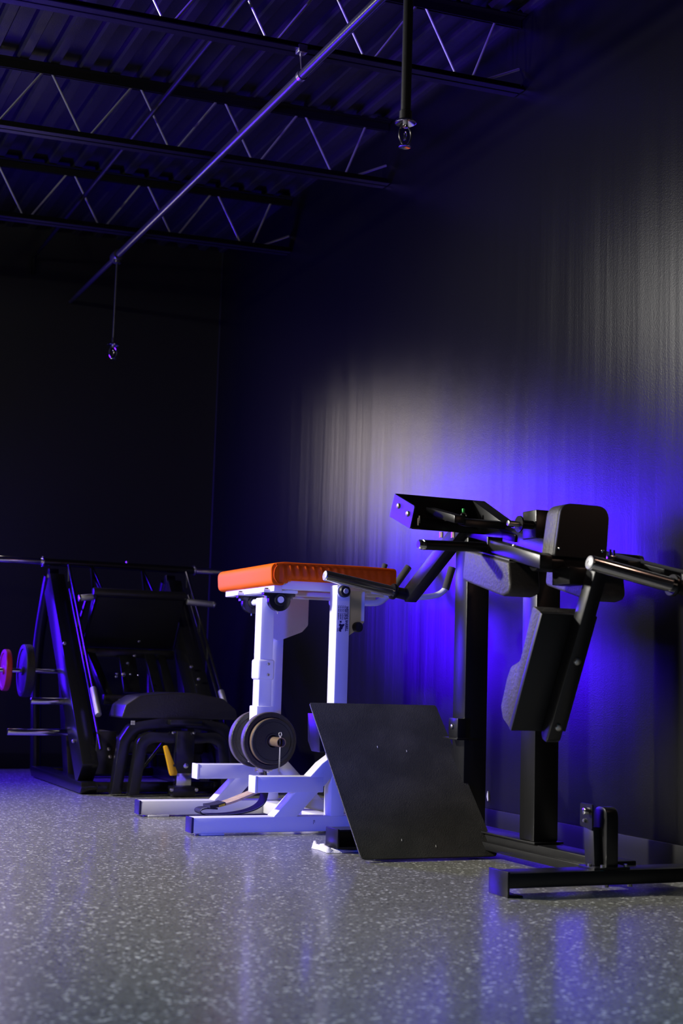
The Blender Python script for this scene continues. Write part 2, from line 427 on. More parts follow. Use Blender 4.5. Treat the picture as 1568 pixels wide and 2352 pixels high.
# open-web joists across the room
def joist(y, label):
    t = thing('roof_joist', label, 'joist', (0.0, y, zr(0.0, 3.30)), 'open-web roof joists under the deck')
    x0, x1 = XL + .01, XW - .002
    def chord(nm, z0, z1, xe):
        b = B()
        for s in (-1, 1):
            ya, yb = (y + s * .008, y + s * .046)
            lo, hi = min(ya, yb), max(ya, yb)
            zl = z1 - .005 if nm == 'top_chord' else z0
            b.prism([(x0, zr(x0, zl)), (xe, zr(xe, zl)), (xe, zr(xe, zl + .005)), (x0, zr(x0, zl + .005))], 'Y', lo, hi)
            b.prism([(x0, zr(x0, z0)), (xe, zr(xe, z0)), (xe, zr(xe, z1)), (x0, zr(x0, z1))], 'Y', y + s * .008 - .0025, y + s * .008 + .0025)
        part(nm, b, 'joist', t)
    chord('top_chord', 3.612, 3.655, x1); chord('bottom_chord', 3.305, 3.345, x1)
    r = .0060
    px = 2.87; first = None
    while px > XL + .5:
        a = (px, y, zr(px, 3.325)); c = (px - .17, y, zr(px - .17, 3.63)); e = (px - .45, y, zr(px - .45, 3.325))
        if first is None:
            first = part('web_rod', B().cyl(a, c, r, seg=8), 'web', t)
            second = part('web_rod', B().cyl((px - .205, y, zr(px - .205, 3.63)), (px - .42, y, zr(px - .42, 3.325)), r, seg=8), 'web', t)
            base = px
        else:
            d = (px - base, 0, SL * (px - base)); again(first, d); again(second, d)
        px -= .45
    part('web_rod', B().cyl((2.94, y, zr(2.94, 3.325)), (3.06, y, zr(3.06, 3.63)), r, seg=8), 'web', t)
    part('end_brace', B().cyl((2.99, y, zr(2.99, 3.33)), (3.185, y, zr(3.18, 3.42)), r, seg=8), 'web', t)
    part('bearing_plate', B().box((3.10, y - .06, 3.655), (3.188, y + .06, 3.663)), 'joist', t)
    return t
joist(5.38, 'black open-web steel joist nearest the camera, carrying the pipe hanger')
joist(6.77, 'black open-web steel joist in the middle, between the nearest and farthest joists')
joist(8.19, 'black open-web steel joist farthest back near the dark back wall')

# ================================================================== sprinkler pipes
PX, PZ = 2.11, 3.155
t = thing('sprinkler_pipe', 'long black steel pipe with blue sheen running under the roof joists', 'pipe', (PX, 5.0, PZ))
part('pipe', B().cyl((PX, -1.5, PZ), (PX, 8.29, PZ), .0195, seg=24), 'pipe', t)
part('branch_pipe', B().cyl((PX, 8.29, PZ), (PX, YB - .004, PZ), .0145, seg=20), 'pipe', t)
part('pipe_tee', B().cyl((PX, 8.24, PZ), (PX, 8.34, PZ), .033, seg=20, bev=.006).cyl((PX, 8.275, PZ - .05), (PX, 8.275, PZ), .024, seg=16, bev=.004), 'pipe', t)
part('pipe_tee', B().cyl((PX, 4.28, PZ), (PX, 4.39, PZ), .035, seg=20, bev=.006).cyl((PX, 4.335, PZ - .06), (PX, 4.335, PZ), .028, seg=16, bev=.004), 'pipe', t)
h = part('pipe_hanger', B().lathe([(.020, -.012), (.0235, -.012), (.0235, .012), (.020, .012)], (PX, 5.34, PZ), (0, 1, 0), 20, closed=True)
         .cyl((PX, 5.34, PZ + .027), (PX, 5.37, 3.30), .005, seg=8).box((PX - .02, 5.33, 3.255), (PX + .02, 5.372, 3.29), .004), 'steel', t)
def drop(y, ztip, label, r):
    t = thing('sprinkler_drop', label, 'sprinkler', (PX, y, ztip), 'pendent sprinklers hanging from the pipe')
    part('drop_pipe', B().cyl((PX, y, ztip + .115), (PX, y, PZ - .048), r, seg=20), 'pipe', t)
    part('reducer', B().lathe([(r, .0), (r * 1.25, .002), (r * 1.25, .03), (r, .034)], (PX, y, ztip + .10), (0, 0, 1), 20), 'pipe', t)
    part('escutcheon', B().lathe([(.010, .006), (.018, .004), (.036, -.006), (.0385, -.012), (.035, -.0135), (.016, -.002), (.010, 0)], (PX, y, ztip + .1), (0, 0, 1), 28, closed=True), 'chrome', t)
    part('frame_body', B().cyl((PX, y, ztip + .072), (PX, y, ztip + .1), .010, seg=12, bev=.002), 'chrome', t)
    for s in (-1, 1):
        arm = spline([(PX + s * .009, y, ztip + .078), (PX + s * .021, y, ztip + .060), (PX + s * .022, y, ztip + .035), (PX + s * .012, y, ztip + .014), (PX, y, ztip + .008)], 4)
        part('frame_arm', B().tube(arm, .0035, 8), 'chrome', t)
    part('glass_bulb', B().lathe([(0, 0), (.0035, .003), (.0045, .014), (.0035, .028), (0, .032)], (PX, y, ztip + .025), (0, 0, 1), 12), 'glass', t)
    part('lever_strut', B().tube([(PX, y, ztip + .058), (PX + .008, y, ztip + .042), (PX - .004, y, ztip + .026)], .0022, 6), 'chrome', t)
    b = B().cyl((PX, y, ztip), (PX, y, ztip + .008), .006, seg=10)
    for k in range(12):
        a = 2 * math.pi * k / 12
        b.box((-.001, -.001, 0), (.001, .001, .0001))
    d = part('deflector', B().lathe([(0, .001), (.008, .001), (.022, -.003), (.022, -.0015), (.008, .003), (0, .003)], (PX, y, ztip + .004), (0, 0, 1), 14), 'chrome', t)
    b.bm.free()
    return t
drop(4.335, 2.502, 'black drop pipe with chrome sprinkler head at upper right, the nearer one', .018)
drop(8.275, 2.512, 'thin drop pipe with chrome sprinkler head hanging by the back wall', .0075)
t = thing('conduit', 'thin black conduit running above the joist bottoms, left of the pipe', 'pipe', (1.84, 6, 3.42))
part('tube', B().cyl((1.84, -1.0, 3.42), (1.84, 9.45, 3.42), .012, seg=14), 'joist', t)
part('elbow', B().tube(bend([(1.84, 9.42, 3.42), (1.84, 9.465, 3.42), (1.84, 9.465, 3.30)], .03), .014, 12), 'joist', t)

# ================================================================== white reverse hyperextension machine
RH = thing('reverse_hyper_bench', 'white steel reverse hyperextension bench with an orange padded top', 'gym bench', (2.35, 6.02, 0))
W = .0635
def side(y, parent):
    yy = (y, y + .078)
    bs = part('base_tube', B().box((1.853, yy[0], .009), (2.78, yy[1], .072), .004), 'white', RH)
    part('end_cap', B().box((1.843, yy[0] - .001, .010), (1.8535, yy[1] + .001, .073), .003), 'endcap', bs)
    part('floor_pad', B().box((1.885, yy[0] - .006, 0), (1.985, yy[1] + .006, .0095), .003), 'white', bs)
    part('floor_pad', B().box((2.66, yy[0] - .006, 0), (2.75, yy[1] + .006, .0095), .003), 'white', bs)
    st = part('stub_tube', B().box((2.122, yy[0], .170), (2.42, yy[1], .236), .004), 'white', RH)
    part('end_plate', B().box((2.111, yy[0] - .002, .168), (2.1225, yy[1] + .002, .238), .003), 'white', st)
    part('diagonal_brace', B().prism([(2.197, .070), (2.302, .070), (2.460, .235), (2.460, .325), (2.41, .290)], 'Y', yy[0] + .0006, yy[1] - .0006, .004), 'white', RH)
    part('rear_brace', B().prism([(2.512, .30), (2.512, .215), (2.655, .070), (2.745, .070)], 'Y', yy[0] + .0006, yy[1] - .0006, .004), 'white', RH)
    up = part('upright', B().box((2.455, yy[0], .070), (2.518, yy[1], 1.047), .005), 'white', RH)
    # pivot boss on the outside face
    s = 1
    part('pivot_collar', B().lathe([(0, .004), (.030, .004), (.030, 0), (0, 0)], (2.486, y + .0005, 1.020), (0, -1, 0), 28), 'white', up)
    part('pivot_cap', B().lathe([(0, .022), (.012, .022), (.022, .020), (.0265, .012), (.0265, 0), (0, 0)], (2.486, y - .002, 1.020), (0, -1, 0), 28), 'plastic', up)
    part('pivot_disc', B().lathe([(0, .026), (.010, .026), (.0115, .0245), (.0115, .018), (0, .018)], (2.486, y - .002, 1.020), (0, -1, 0), 24), 'disc', up)
    return up
upn = side(5.60, RH); upf = side(6.36, RH)
part('cross_tube', B().box((2.44, 5.677, .012), (2.515, 6.361, .068), .004), 'white', RH)
# stencil on near upright: reads downwards
fx0 = lambda x0, z0: (lambda tx, ty: (x0 + ty, 5.5994, z0 - tx))
text_mesh('lettering', 'WESTSIDE BARBELL', .0170, fx0(2.4985, .957), upn, 'print', .108, .0007)
for i, s_ in enumerate(('U.S. PAT. 6,491,607', 'U.S. PAT. 7,473,212', 'U.S. PAT. 7,435,207', 'U.S. PAT. 8,529,411')):
    text_mesh('lettering', s_, .0078, fx0(2.4918 - i * .0098, .958), upn, 'print', .060)
eb = B()
eb.prism([(2.4755 + .0048 * math.cos(a * .7854), .889 + .0048 * math.sin(a * .7854)) for a in range(8)], 'Y', 5.5988, 5.5996)
eb.prism([(2.472, .882), (2.480, .878), (2.492, .881), (2.494, .876), (2.487, .868), (2.484, .858), (2.478, .855), (2.480, .848), (2.474, .846), (2.468, .850), (2.469, .862), (2.4725, .868), (2.467, .874)], 'Y', 5.5988, 5.5996)
eb.prism([(2.4625, .863), (2.4645, .863), (2.4645, .848), (2.4615, .846)], 'Y', 5.5988, 5.5996)
part('emblem', eb, 'print', upn)
nb = B().box((2.377, 5.5992, .040), (2.3785, 5.6, .056)).box((2.3775, 5.5992, .0545), (2.383, 5.6, .056)).box((2.3825, 5.5992, .046), (2.384, 5.6, .056))
part('base_mark', nb, 'print', RH)

# orange pad
prof = rounded([(2.192, 1.038), (2.186, 1.131), (2.250, 1.139), (2.62, 1.142), (2.786, 1.139), (2.786, 1.064), (2.262, 1.060), (2.246, 1.038)],
               [.034, .040, .08, 0, .018, .006, .006, .012], 8)
pad = part('pad', B().prism(prof, 'Y', 5.70, 6.40, .012, 3, 50), 'orange', RH, ang=50)
gb = B(); bm = gb.bm; NX, NZ = 110, 8; grid = []
for i in range(NX + 1):
    xx = 2.226 + (2.777 - 2.226) * i / NX; row = []
    for k in range(NZ + 1):
        u = k / NZ
        zl = 1.066 if xx > 2.27 else 1.048; zt = 1.130 if xx > 2.24 else 1.124
        z_ = zl + (zt - zl) * u
        env = max(0.0, 1 - abs(xx - 2.37) / .19)
        amp = .0062 * env ** .6 + .0010
        yv = 5.7 - .012 * math.sin(math.pi * min(1, max(0, u))) ** .5 - amp * math.sin((xx + .012 * (u - .5)) * 2 * math.pi / .036) * math.sin(math.pi * (.15 + .7 * u))
        edge = min(1, min(i, NX - i) / 5); yv = 5.7005 + (yv - 5.7005) * edge ** .5
        row.append(bm.verts.new(V(xx, yv, z_)))
    grid.append(row)
for i in range(NX):
    for k in range(NZ): bm.faces.new((grid[i][k], grid[i + 1][k], grid[i + 1][k + 1], grid[i][k + 1]))
part('side_panel', gb, 'orange_dark', pad, ang=60)
part('piping', B().tube(spline([(2.240, 5.698, 1.046), (2.222, 5.697, 1.046), (2.203, 5.6965, 1.070), (2.203, 5.6965, 1.100), (2.214, 5.697, 1.120), (2.235, 5.6985, 1.131), (2.5, 5.6985, 1.1365), (2.775, 5.699, 1.133)], 6), .0022, 6), 'orange_dark', pad)
part('side_rail', B().box((2.250, 5.725, 1.024), (2.80, 5.775, 1.0625), .003), 'white', RH)
part('side_rail', B().box((2.250, 6.305, 1.024), (2.80, 6.355, 1.0625), .003), 'white', RH)
part('front_rail', B().box((2.214, 5.725, 1.012), (2.252, 6.355, 1.042), .003), 'white', RH)
part('rear_rail', B().box((2.74, 5.776, 1.026), (2.78, 6.304, 1.0615), .003), 'white', RH)
part('middle_rail', B().box((2.30, 5.92, 1.010), (2.79, 5.975, 1.030), .003), 'white', RH)
part('middle_rail', B().box((2.30, 6.12, 1.010), (2.79, 6.175, 1.030), .003), 'white', RH)
def bearing(y):
    mp = part('bearing_plate', B().box((2.185, y - .028, 1.009), (2.345, y + .028, 1.024), .004), 'white', RH)
    pr = [(2.192, 1.0095), (2.338, 1.0095), (2.338, .997), (2.318, .992)]
    pr += [(2.266 + .050 * math.cos(a), .978 + .048 * math.sin(a)) for a in [math.radians(10 - 200 * k / 14) for k in range(15)]]
    pr += [(2.214, .992), (2.192, .997)]
    bk = part('pillow_block', B().prism(pr, 'Y', y - .017, y + .017, .003), 'gloss', mp)
    part('bearing_ring', B().lathe([(.018, .001), (.018, .009), (.026, .010), (.028, .001)], (2.266, y - .017, .980), (0, -1, 0), 24, closed=True), 'plastic', bk)
    for dx in (-.058, .058):
        part('nut', B().cyl((2.266 + dx, y, .985), (2.266 + dx, y, .998), .007, seg=6), 'steel', bk)
        part('bolt_head', B().cyl((2.266 + dx, y, 1.023), (2.266 + dx, y, 1.030), .009, seg=6), 'plastic', bk)
    part('grease_nipple', B().cyl((2.264, y, .920), (2.264, y, .932), .0035, seg=8), 'steel', bk)
bearing(5.80); bearing(6.13)
part('pivot_shaft', B().cyl((2.266, 5.772, .980), (2.266, 6.16, .980), .0145, seg=20), 'white', RH)
part('pendulum_arm', B().box((2.231, 5.912, .49), (2.292, 5.990, .994), .004), 'white', RH)
ps = part('pendulum_sleeve', B().box((2.222, 5.903, .270), (2.301, 5.999, .518), .004), 'white', RH)
cl = part('clamp_bracket', B().box((2.2225, 5.9055, .633), (2.3, 5.9965, .722), .010, 3), 'white', RH)
bolt((2.268, 5.9055, .702), (0, -1, 0), .0065, .008, cl); bolt((2.268, 5.9055, .655), (0, -1, 0), .0065, .008, cl)
part('plate_tube', B().lathe([(.0172, 0), (.0205, .0), (.0205, .36), (.0172, .36)], (2.268, 5.715, .370), (0, 1, 0), 28, closed=True), 'rod', RH, label='brown steel plate-loading tube')
# sector plates for the pad adjustment, each with holes
def sector(y, side_, parent):
    x0, x1 = (2.49 if side_ > 0 else 2.44), 2.625
    pts = rounded([(x0, 1.03), (x1, 1.03), (x1, .895), (x1 - .03, .862), (x0 + .035, .815), (x0, .83)], [.004, .004, .02, .03, .02, .012])
    p = part('sector_plate', B().prism(pts, 'Y', y, y + .010, .0012, 1), 'white', parent)
    for hx, hz in ((2.475 if side_ < 0 else 2.535, .848), (2.538, .862), (2.600, .895)):
        part('hole_bush', B().lathe([(.0072, .0), (.0072, .0115), (.0, .0115), (0, 0)], (hx, y - .0006, hz), (0, 1, 0), 14), 'plastic', p)
sector(5.682, 1, RH); sector(6.32, -1, RH)
kb = part('pop_pin', B().lathe([(0, .034), (.019, .033), (.0225, .028), (.0225, .010), (.013, .006), (.013, 0), (0, 0)], (2.585, 5.682, .872), (0, -1, 0), 22), 'plastic', RH, label='round black adjustment knob')
# handles at the wall end
hp = [(2.70, 5.84, 1.030), (2.99, 5.80, 1.026), (3.075, 5.79, 1.05), (3.105, 5.785, 1.150)]
part('handle', B().tube(bend(hp, .06), .0135, 14), 'white', RH)
part('handle_grip', B().cyl((3.080, 5.789, 1.068), (3.110, 5.785, 1.17), .0175, seg=16), 'grip', RH)
hp = [(2.70, 6.24, 1.008), (2.95, 6.22, 1.014), (3.00, 6.215, 1.06), (3.09, 6.2, 1.19)]
part('handle', B().tube(bend(hp, .06), .0165, 14), 'white', RH)
part('handle_grip', B().cyl((3.012, 6.212, 1.078), (3.095, 6.2, 1.198), .0175, seg=16, bev=.004), 'grip', RH)
part('handle_peg', B().cyl((2.98, 6.34, 1.05), (3.03, 6.33, 1.215), .014, seg=14, bev=.004), 'grip', RH)

# weight plates on the pendulum
def weight_plate(o, ax, r, th, label, group, m='iron', rim='iron_rim', hub=.026):
    t = thing('weight_plate', label, 'weight plate', o, group)
    a = r * .84
    part('disc', B().lathe([(hub, 0), (hub + .010, 0), (hub + .014, th * .12), (a - .004, th * .12), (a, 0), (r - .003, 0), (r, .004), (r, th - .004), (r - .003, th), (a, th), (a - .004, th * .88), (hub + .014, th * .88), (hub + .010, th), (hub, th)], o, ax, 56, closed=True), m, t)
    part('rim_band', B().lathe([(r - .0005, th * .18), (r + .0006, th * .2), (r + .0006, th * .8), (r - .0005, th * .82)], o, ax, 56, closed=True), rim, t)
    return t
weight_plate((2.268, 5.845, .370), (0, 1, 0), .1235, .042, 'large worn black iron plate hanging in front of the white pendulum', 'iron plates on the white pendulum')
weight_plate((2.268, 6.003, .370), (0, 1, 0), .1235, .042, 'large worn black iron plate half hidden behind the white pendulum', 'iron plates on the white pendulum')
t = thing('weight_plate', 'smaller flat black plate with a cotter pin in front of it', 'weight plate', (2.268, 5.812, .370), 'iron plates on the white pendulum')
part('disc', B().lathe([(.0265, 0), (.034, .0), (.036, .003), (.082, .003), (.084, 0), (.095, 0), (.098, .003), (.098, .031), (.0265, .031)], (2.268, 5.812, .370), (0, 1, 0), 56, closed=True), 'iron_dark', t)
part('rim_band', B().lathe([(.0975, .005), (.0986, .006), (.0986, .026), (.0975, .027)], (2.268, 5.812, .370), (0, 1, 0), 56, closed=True), 'rod', t)
cp = B()
loop = [(2.268 + .0045 * math.sin(a), 5.735, .402 - .009 * math.cos(a) * (1 if True else 1)) for a in [math.pi * 2 * k / 16 for k in range(17)]]
loop = spline([(2.2665, 5.735, .246), (2.2665, 5.735, .385), (2.2615, 5.735, .400), (2.2635, 5.735, .410), (2.268, 5.735, .413), (2.2725, 5.735, .410), (2.2745, 5.735, .400), (2.2700, 5.735, .385), (2.2700, 5.735, .254)], 5)
cp.tube(loop, .0019, 8)
tag(part('cotter_pin', cp, 'chrome'), 'bright steel cotter pin through the plate tube of the white bench', 'pin')

# leather strap hanging from pendulum
ST = thing('leg_strap', 'black webbing strap with tan suede lining under the white pendulum', 'strap', (2.13, 5.95, .045))
outer = spline([(2.275, .235), (2.283, .185), (2.287, .145), (2.272, .098), (2.22, .068), (2.13, .052), (2.03, .050), (1.990, .058), (1.985, .072), (2.01, .079), (2.06, .077)], 6)
part('webbing', B().ribbon(outer, 5.905, 5.985, .006), 'webbing', ST)
inner = spline([(2.272, .150), (2.245, .148), (2.19, .128), (2.13, .106), (2.08, .092), (2.05, .086)], 6)
part('suede_lining', B().ribbon(inner, 5.90, 5.99, .009), 'tan', ST)
tl = part('maker_tag', B().ribbon(spline([(2.022, .0865), (2.05, .0895), (2.092, .100)], 4), 5.897, 5.9925, .012), 'webbing', ST)
for k in range(5):
    part('tag_print', B().box((2.062 + k * .0058, 5.8955, .0855 + k * .0012), (2.0655 + k * .0058, 5.8975, .094 + k * .0016)), 'tagprint', tl)
part('stitching', B().tube([(p[0], 5.9035, p[1] + .0034) for p in outer[18:-6]], .0007, 4), 'grey', ST)
part('steel_link', B().box((2.248, 5.925, .228), (2.300, 5.965, .262), .005).cyl((2.235, 5.945, .240), (2.318, 5.945, .240), .006, seg=10), 'steel', ST)

# ================================================================== black pendulum squat machine
PS = thing('pendulum_squat_machine', 'black pendulum squat machine with slanted foot plate beside the blue-lit wall', 'gym machine', (2.6, 4.5, 0))
ft = part('front_foot_tube', B().box((2.288, 3.850, .027), (3.150, 3.950, .073), .004), 'powder', PS)
part('end_plate', B().box((2.280, 3.846, 0), (2.2885, 3.962, .078), .002), 'powder', ft)
part('end_plate', B().box((3.150, 3.846, 0), (3.1585, 3.962, .078), .002), 'powder', ft)
part('floor_plate', B().box((2.2885, 3.846, 0), (2.335, 3.962, .006), .001), 'powder', ft)
sp = part('spine_tube', B().box((2.724, 3.951, .030), (2.826, 5.45, .086), .004), 'powder', PS)
part('weld_plate', B().box((2.714, 4.40, .0865), (2.836, 5.15, .094), .002), 'powder', sp)
part('floor_pad', B().box((2.73, 5.38, 0), (2.82, 5.45, .0305), .003), 'powder', sp)
part('side_rail', B().box((2.700, 4.02, .030), (2.7235, 5.4, .060), .003), 'powder', sp)
def ltop(y): return 1.17 + .2115 * (y - 4.382)
part('post', B().prism([(4.42, .0945), (4.52, .0945), (4.52, ltop(4.52) - .07), (4.42, ltop(4.42) - .07)], 'X', 2.724, 2.824, .004), 'powder', PS)
part('post', B().prism([(4.94, .0945), (5.04, .0945), (5.04, ltop(5.04) - .07), (4.94, ltop(4.94) - .07)], 'X', 2.724, 2.824, .004), 'powder', PS)
lb = part('lever_beam', B().prism([(2.9, ltop(2.9)), (2.9, ltop(2.9) - .07), (5.12, ltop(5.12) - .07), (5.12, ltop(5.12))], 'X', 2.720, 2.800, .004), 'powder', PS)
part('stop_plate', B().prism([(4.66, ltop(4.66) - .012), (4.56, ltop(4.56) - .012), (4.565, ltop(4.565) - .04), (4.665, ltop(4.665) - .04)], 'X', 2.714, 2.7205, .002), 'powder', lb)
pv = part('pivot_box', B().box((2.713, 4.415, ltop(4.42) - .004), (2.800, 4.51, 1.277), .004), 'powder', PS)
part('pivot_pin', B().cyl((2.610, 4.44, 1.222), (2.7135, 4.44, 1.222), .0105, seg=18, bev=.002), 'steel', pv)
part('pin_disc', B().lathe([(.0105, 0), (.030, 0), (.030, .006), (.0105, .006)], (2.655, 4.44, 1.222), (1, 0, 0), 26, closed=True), 'powder', pv)
part('pin_bush', B().cyl((2.662, 4.44, 1.222), (2.7132, 4.44, 1.222), .016, seg=18), 'gloss', pv)
# counterweight tray above the beam
tr = part('tray_end_plate', B().prism(rounded([(4.942, 1.366), (4.767, 1.301), (4.803, 1.217), (4.984, 1.281)], [.003, .010, .010, .003]), 'X', 2.398, 2.404, .001, 1), 'powder', PS)
bolt((2.398, 4.905, 1.314), (-1, 0, 0), .011, .007, tr); bolt((2.398, 4.823, 1.276), (-1, 0, 0), .011, .007, tr)
part('tray_back_plate', B().prism([(4.942, 1.366), (4.984, 1.281), (4.990, 1.283), (4.948, 1.368)], 'X', 2.4045, 2.80, .001, 1), 'powder', PS)
part('tray_bottom_plate', B().prism([(4.803, 1.222), (4.984, 1.286), (4.984, 1.281), (4.803, 1.217)], 'X', 2.4045, 2.7195), 'powder', PS)
part('tray_gusset', B().prism([(4.946, 1.368), (4.985, 1.29), (4.94, 1.286), (4.715, 1.242), (4.715, 1.262)], 'X', 2.742, 2.800, .002), 'powder', PS)
part('tray_rail', B().prism([(4.875, 1.315), (4.64, 1.262), (4.64, 1.232), (4.875, 1.283)], 'X', 2.50, 2.545, .003), 'powder', PS)
part('tray_rail', B().prism([(4.70, 1.262), (4.64, 1.250), (4.64, 1.222), (4.70, 1.234)], 'X', 2.546, 2.7195, .003), 'powder', PS)
part('green_plug', B().cyl((2.668, 4.88, 1.300), (2.668, 4.88, 1.322), .006, seg=12, bev=.002), 'green', PS)
part('cable_ring', B().tube([(2.66 + .012 * math.cos(a), 4.86 + .003 * math.sin(a), 1.290 + .012 * math.sin(a)) for a in [k * .35 for k in range(11)]], .003, 6), 'steel', PS)
for px, py, pz in ((2.43, 4.80, 1.232), (2.45, 4.83, 1.245), (2.60, 4.90, 1.270)):
    part('bolt', B().cyl((px, py, pz), (px, py, pz + .028), .005, seg=8), 'steel', PS)
for px, py in ((2.52, 4.78), (2.56, 4.76)):
    part('nut', B().cyl((px, py, 1.190), (px, py, 1.212), .008, seg=6), 'steel', PS)
# drop arm with far weight sleeve
da = part('drop_arm', B().bar((2.715, 4.955, 1.262), (2.715, 5.43, 1.002), .055, .058, .003, up=(0, .5, .9)), 'powder', PS)
def sleeve(p0, p1, parent, m='chrome'):
    p0 = V(*p0); p1 = V(*p1); d = (p1 - p0); L = d.length; d.normalize(); ax = tuple(d)
    s_ = part('weight_sleeve', B().lathe([(0, 0), (.0225, 0), (.0225, L - .003), (.020, L), (0, L)], p0, ax, 28), m, parent)
    part('collar', B().lathe([(.0228, 0), (.033, .0), (.034, .003), (.034, .011), (.033, .014), (.0228, .014)], p0 - d * .002, ax, 28, closed=True), 'gloss', s_)
    part('stub', B().lathe([(0, -.10), (.024, -.10), (.024, 0), (0, 0)], p0, ax, 24), 'powder', s_)
    part('cap_disc', B().lathe([(0, .0035), (.004, .0035), (.0048, .005), (.017, .004), (.0205, .002), (.0205, -.001), (0, -.001)], p1, ax, 28), 'disc', s_)
    return s_
sl = sleeve((2.640, 5.42, 1.018), (2.320, 5.42, 1.069), PS, 'chrome')
sr = sleeve((2.680, 3.56, .958), (2.375, 3.56, 1.011), PS)
# cross tube, head rest and its mount
part('cross_tube', B().box((2.348, 3.785, 1.004), (2.7195, 3.840, 1.050), .003), 'powder', PS)
part('cross_sleeve', B().cyl((2.335, 3.812, 1.027), (2.43, 3.812, 1.027), .030, seg=24, bev=.004), 'powder', PS)
hy = 3.775
outl = rounded([(2.386, 1.045), (2.578, 1.045), (2.590, 1.214), (2.410, 1.214)], [.008, .008, .045, .045], 7)
hd = part('head_rest', B().prism(outl, 'Y', hy + .008, hy + .078, .020, 4, 60), 'leather', PS, ang=60)
part('back_board', B().prism(outl, 'Y', hy - .004, hy + .009, .002, 1, 60), 'plastic', hd)
bolt((2.402, hy - .004, 1.070), (0, -1, 0), .006, .006, hd, 'chrome'); bolt((2.560, hy - .004, 1.072), (0, -1, 0), .006, .006, hd, 'chrome')
part('adjuster_bolt', B().cyl((2.612, 3.80, 1.048), (2.612, 3.80, 1.082), .004, seg=10).cyl((2.626, 3.80, 1.048), (2.626, 3.80, 1.080), .004, seg=10).box((2.603, 3.793, 1.049), (2.636, 3.81, 1.062), .002), 'chrome', PS)
# shoulder yoke: box tubes, pads, handles
def yoke(x0, mirror):
    ta = math.radians(13.2)
    tb = part('yoke_tube', B().prism([(3.715, .997), (4.030, 1.063), (4.030, 1.111), (3.715, 1.040)], 'X', x0, x0 + .045, .003), 'powder', PS)
    part('yoke_end_plate', B().prism([(4.028, 1.057), (4.036, 1.057), (4.036, 1.120), (4.028, 1.120)], 'X', x0 - .004, x0 + .052, .001), 'powder', tb)
    bolt((x0 + .02, 3.90, 1.0815), (0, -.22, 1), .007, .005, tb)
    xa, xb = x0 - .022, x0 + .088
    pp = rounded([(4.150, 1.086), (3.862, 1.026), (3.846, .930), (3.90, .920), (4.165, .984)], [.012, .012, .040, .02, .02], 5)
    sd = part('shoulder_pad', B().prism(pp, 'X', xa, xb, .012, 3, 40), 'leather', PS, ang=55)
    part('pad_board', B().prism([(4.13, 1.0875), (3.88, 1.0355), (3.88, 1.0285), (4.13, 1.0805)], 'X', xa + .012, xb - .012, .001), 'plastic', sd)
    hx = -1 if not mirror else 1
    hb = (x0, 4.045, 1.086) if not mirror else (x0 + .045, 4.045, 1.086)
    hdl = part('handle', B().cyl(hb, (hb[0] + hx * .225, 4.045, 1.080), .0165, seg=20), 'powder', PS)
    part('handle_cap', B().lathe([(0, .022), (.012, .022), (.0155, .019), (.0155, .011), (.0145, .010), (.0145, .008), (.017, .007), (.017, 0), (0, 0)], (hb[0] + hx * .225, 4.045, 1.080), (hx, 0, 0), 22), 'chrome', hdl)
yoke(2.298, False); yoke(2.619, True)
part('yoke_bridge', B().box((2.343, 3.84, 1.012), (2.619, 3.885, 1.046), .003), 'powder', PS)
# back pad on its hanging arm
u = (.434, -.901); nn = (.901, .434)
def pq(s_, t_): return (3.742 + u[0] * s_ + nn[0] * t_, .864 + u[1] * s_ + nn[1] * t_)
prof = [pq(*q) for q in rounded([(0, .010), (0, .060), (.10, .054), (.185, .050), (.225, .092), (.27, .097), (.365, .090), (.392, .062), (.40, .010)],
                                [.004, .012, .1, .03, .03, .03, .02, .012, .004], 5)]
bp_ = part('back_pad', B().prism(prof, 'X', 2.325, 2.520, .007, 3, 45), 'leather', PS, ang=60)
part('back_board', B().prism([pq(0, -.006), pq(0, .011), pq(.40, .011), pq(.40, -.006)], 'X', 2.322, 2.523, .002), 'plastic', bp_)
aa = lambda s_, t_: pq(s_, t_)
ar = part('hanging_arm', B().prism([aa(-.20, -.060), aa(-.20, -.012), aa(.30, -.0065), aa(.405, -.0065), aa(.420, -.020), aa(.418, -.045), aa(.405, -.052)], 'X', 2.432, 2.480, .004), 'powder', PS)
for s_ in (.13, .36):
    p = aa(s_, -.0525 if s_ > .3 else -.056); bolt((2.457, p[0], p[1]), (0, -nn[0], -nn[1]), .0125, .009, ar, 'steel')
part('arm_bracket', B().box((2.395, 3.70, .955), (2.462, 3.80, 1.008), .004), 'powder', PS)
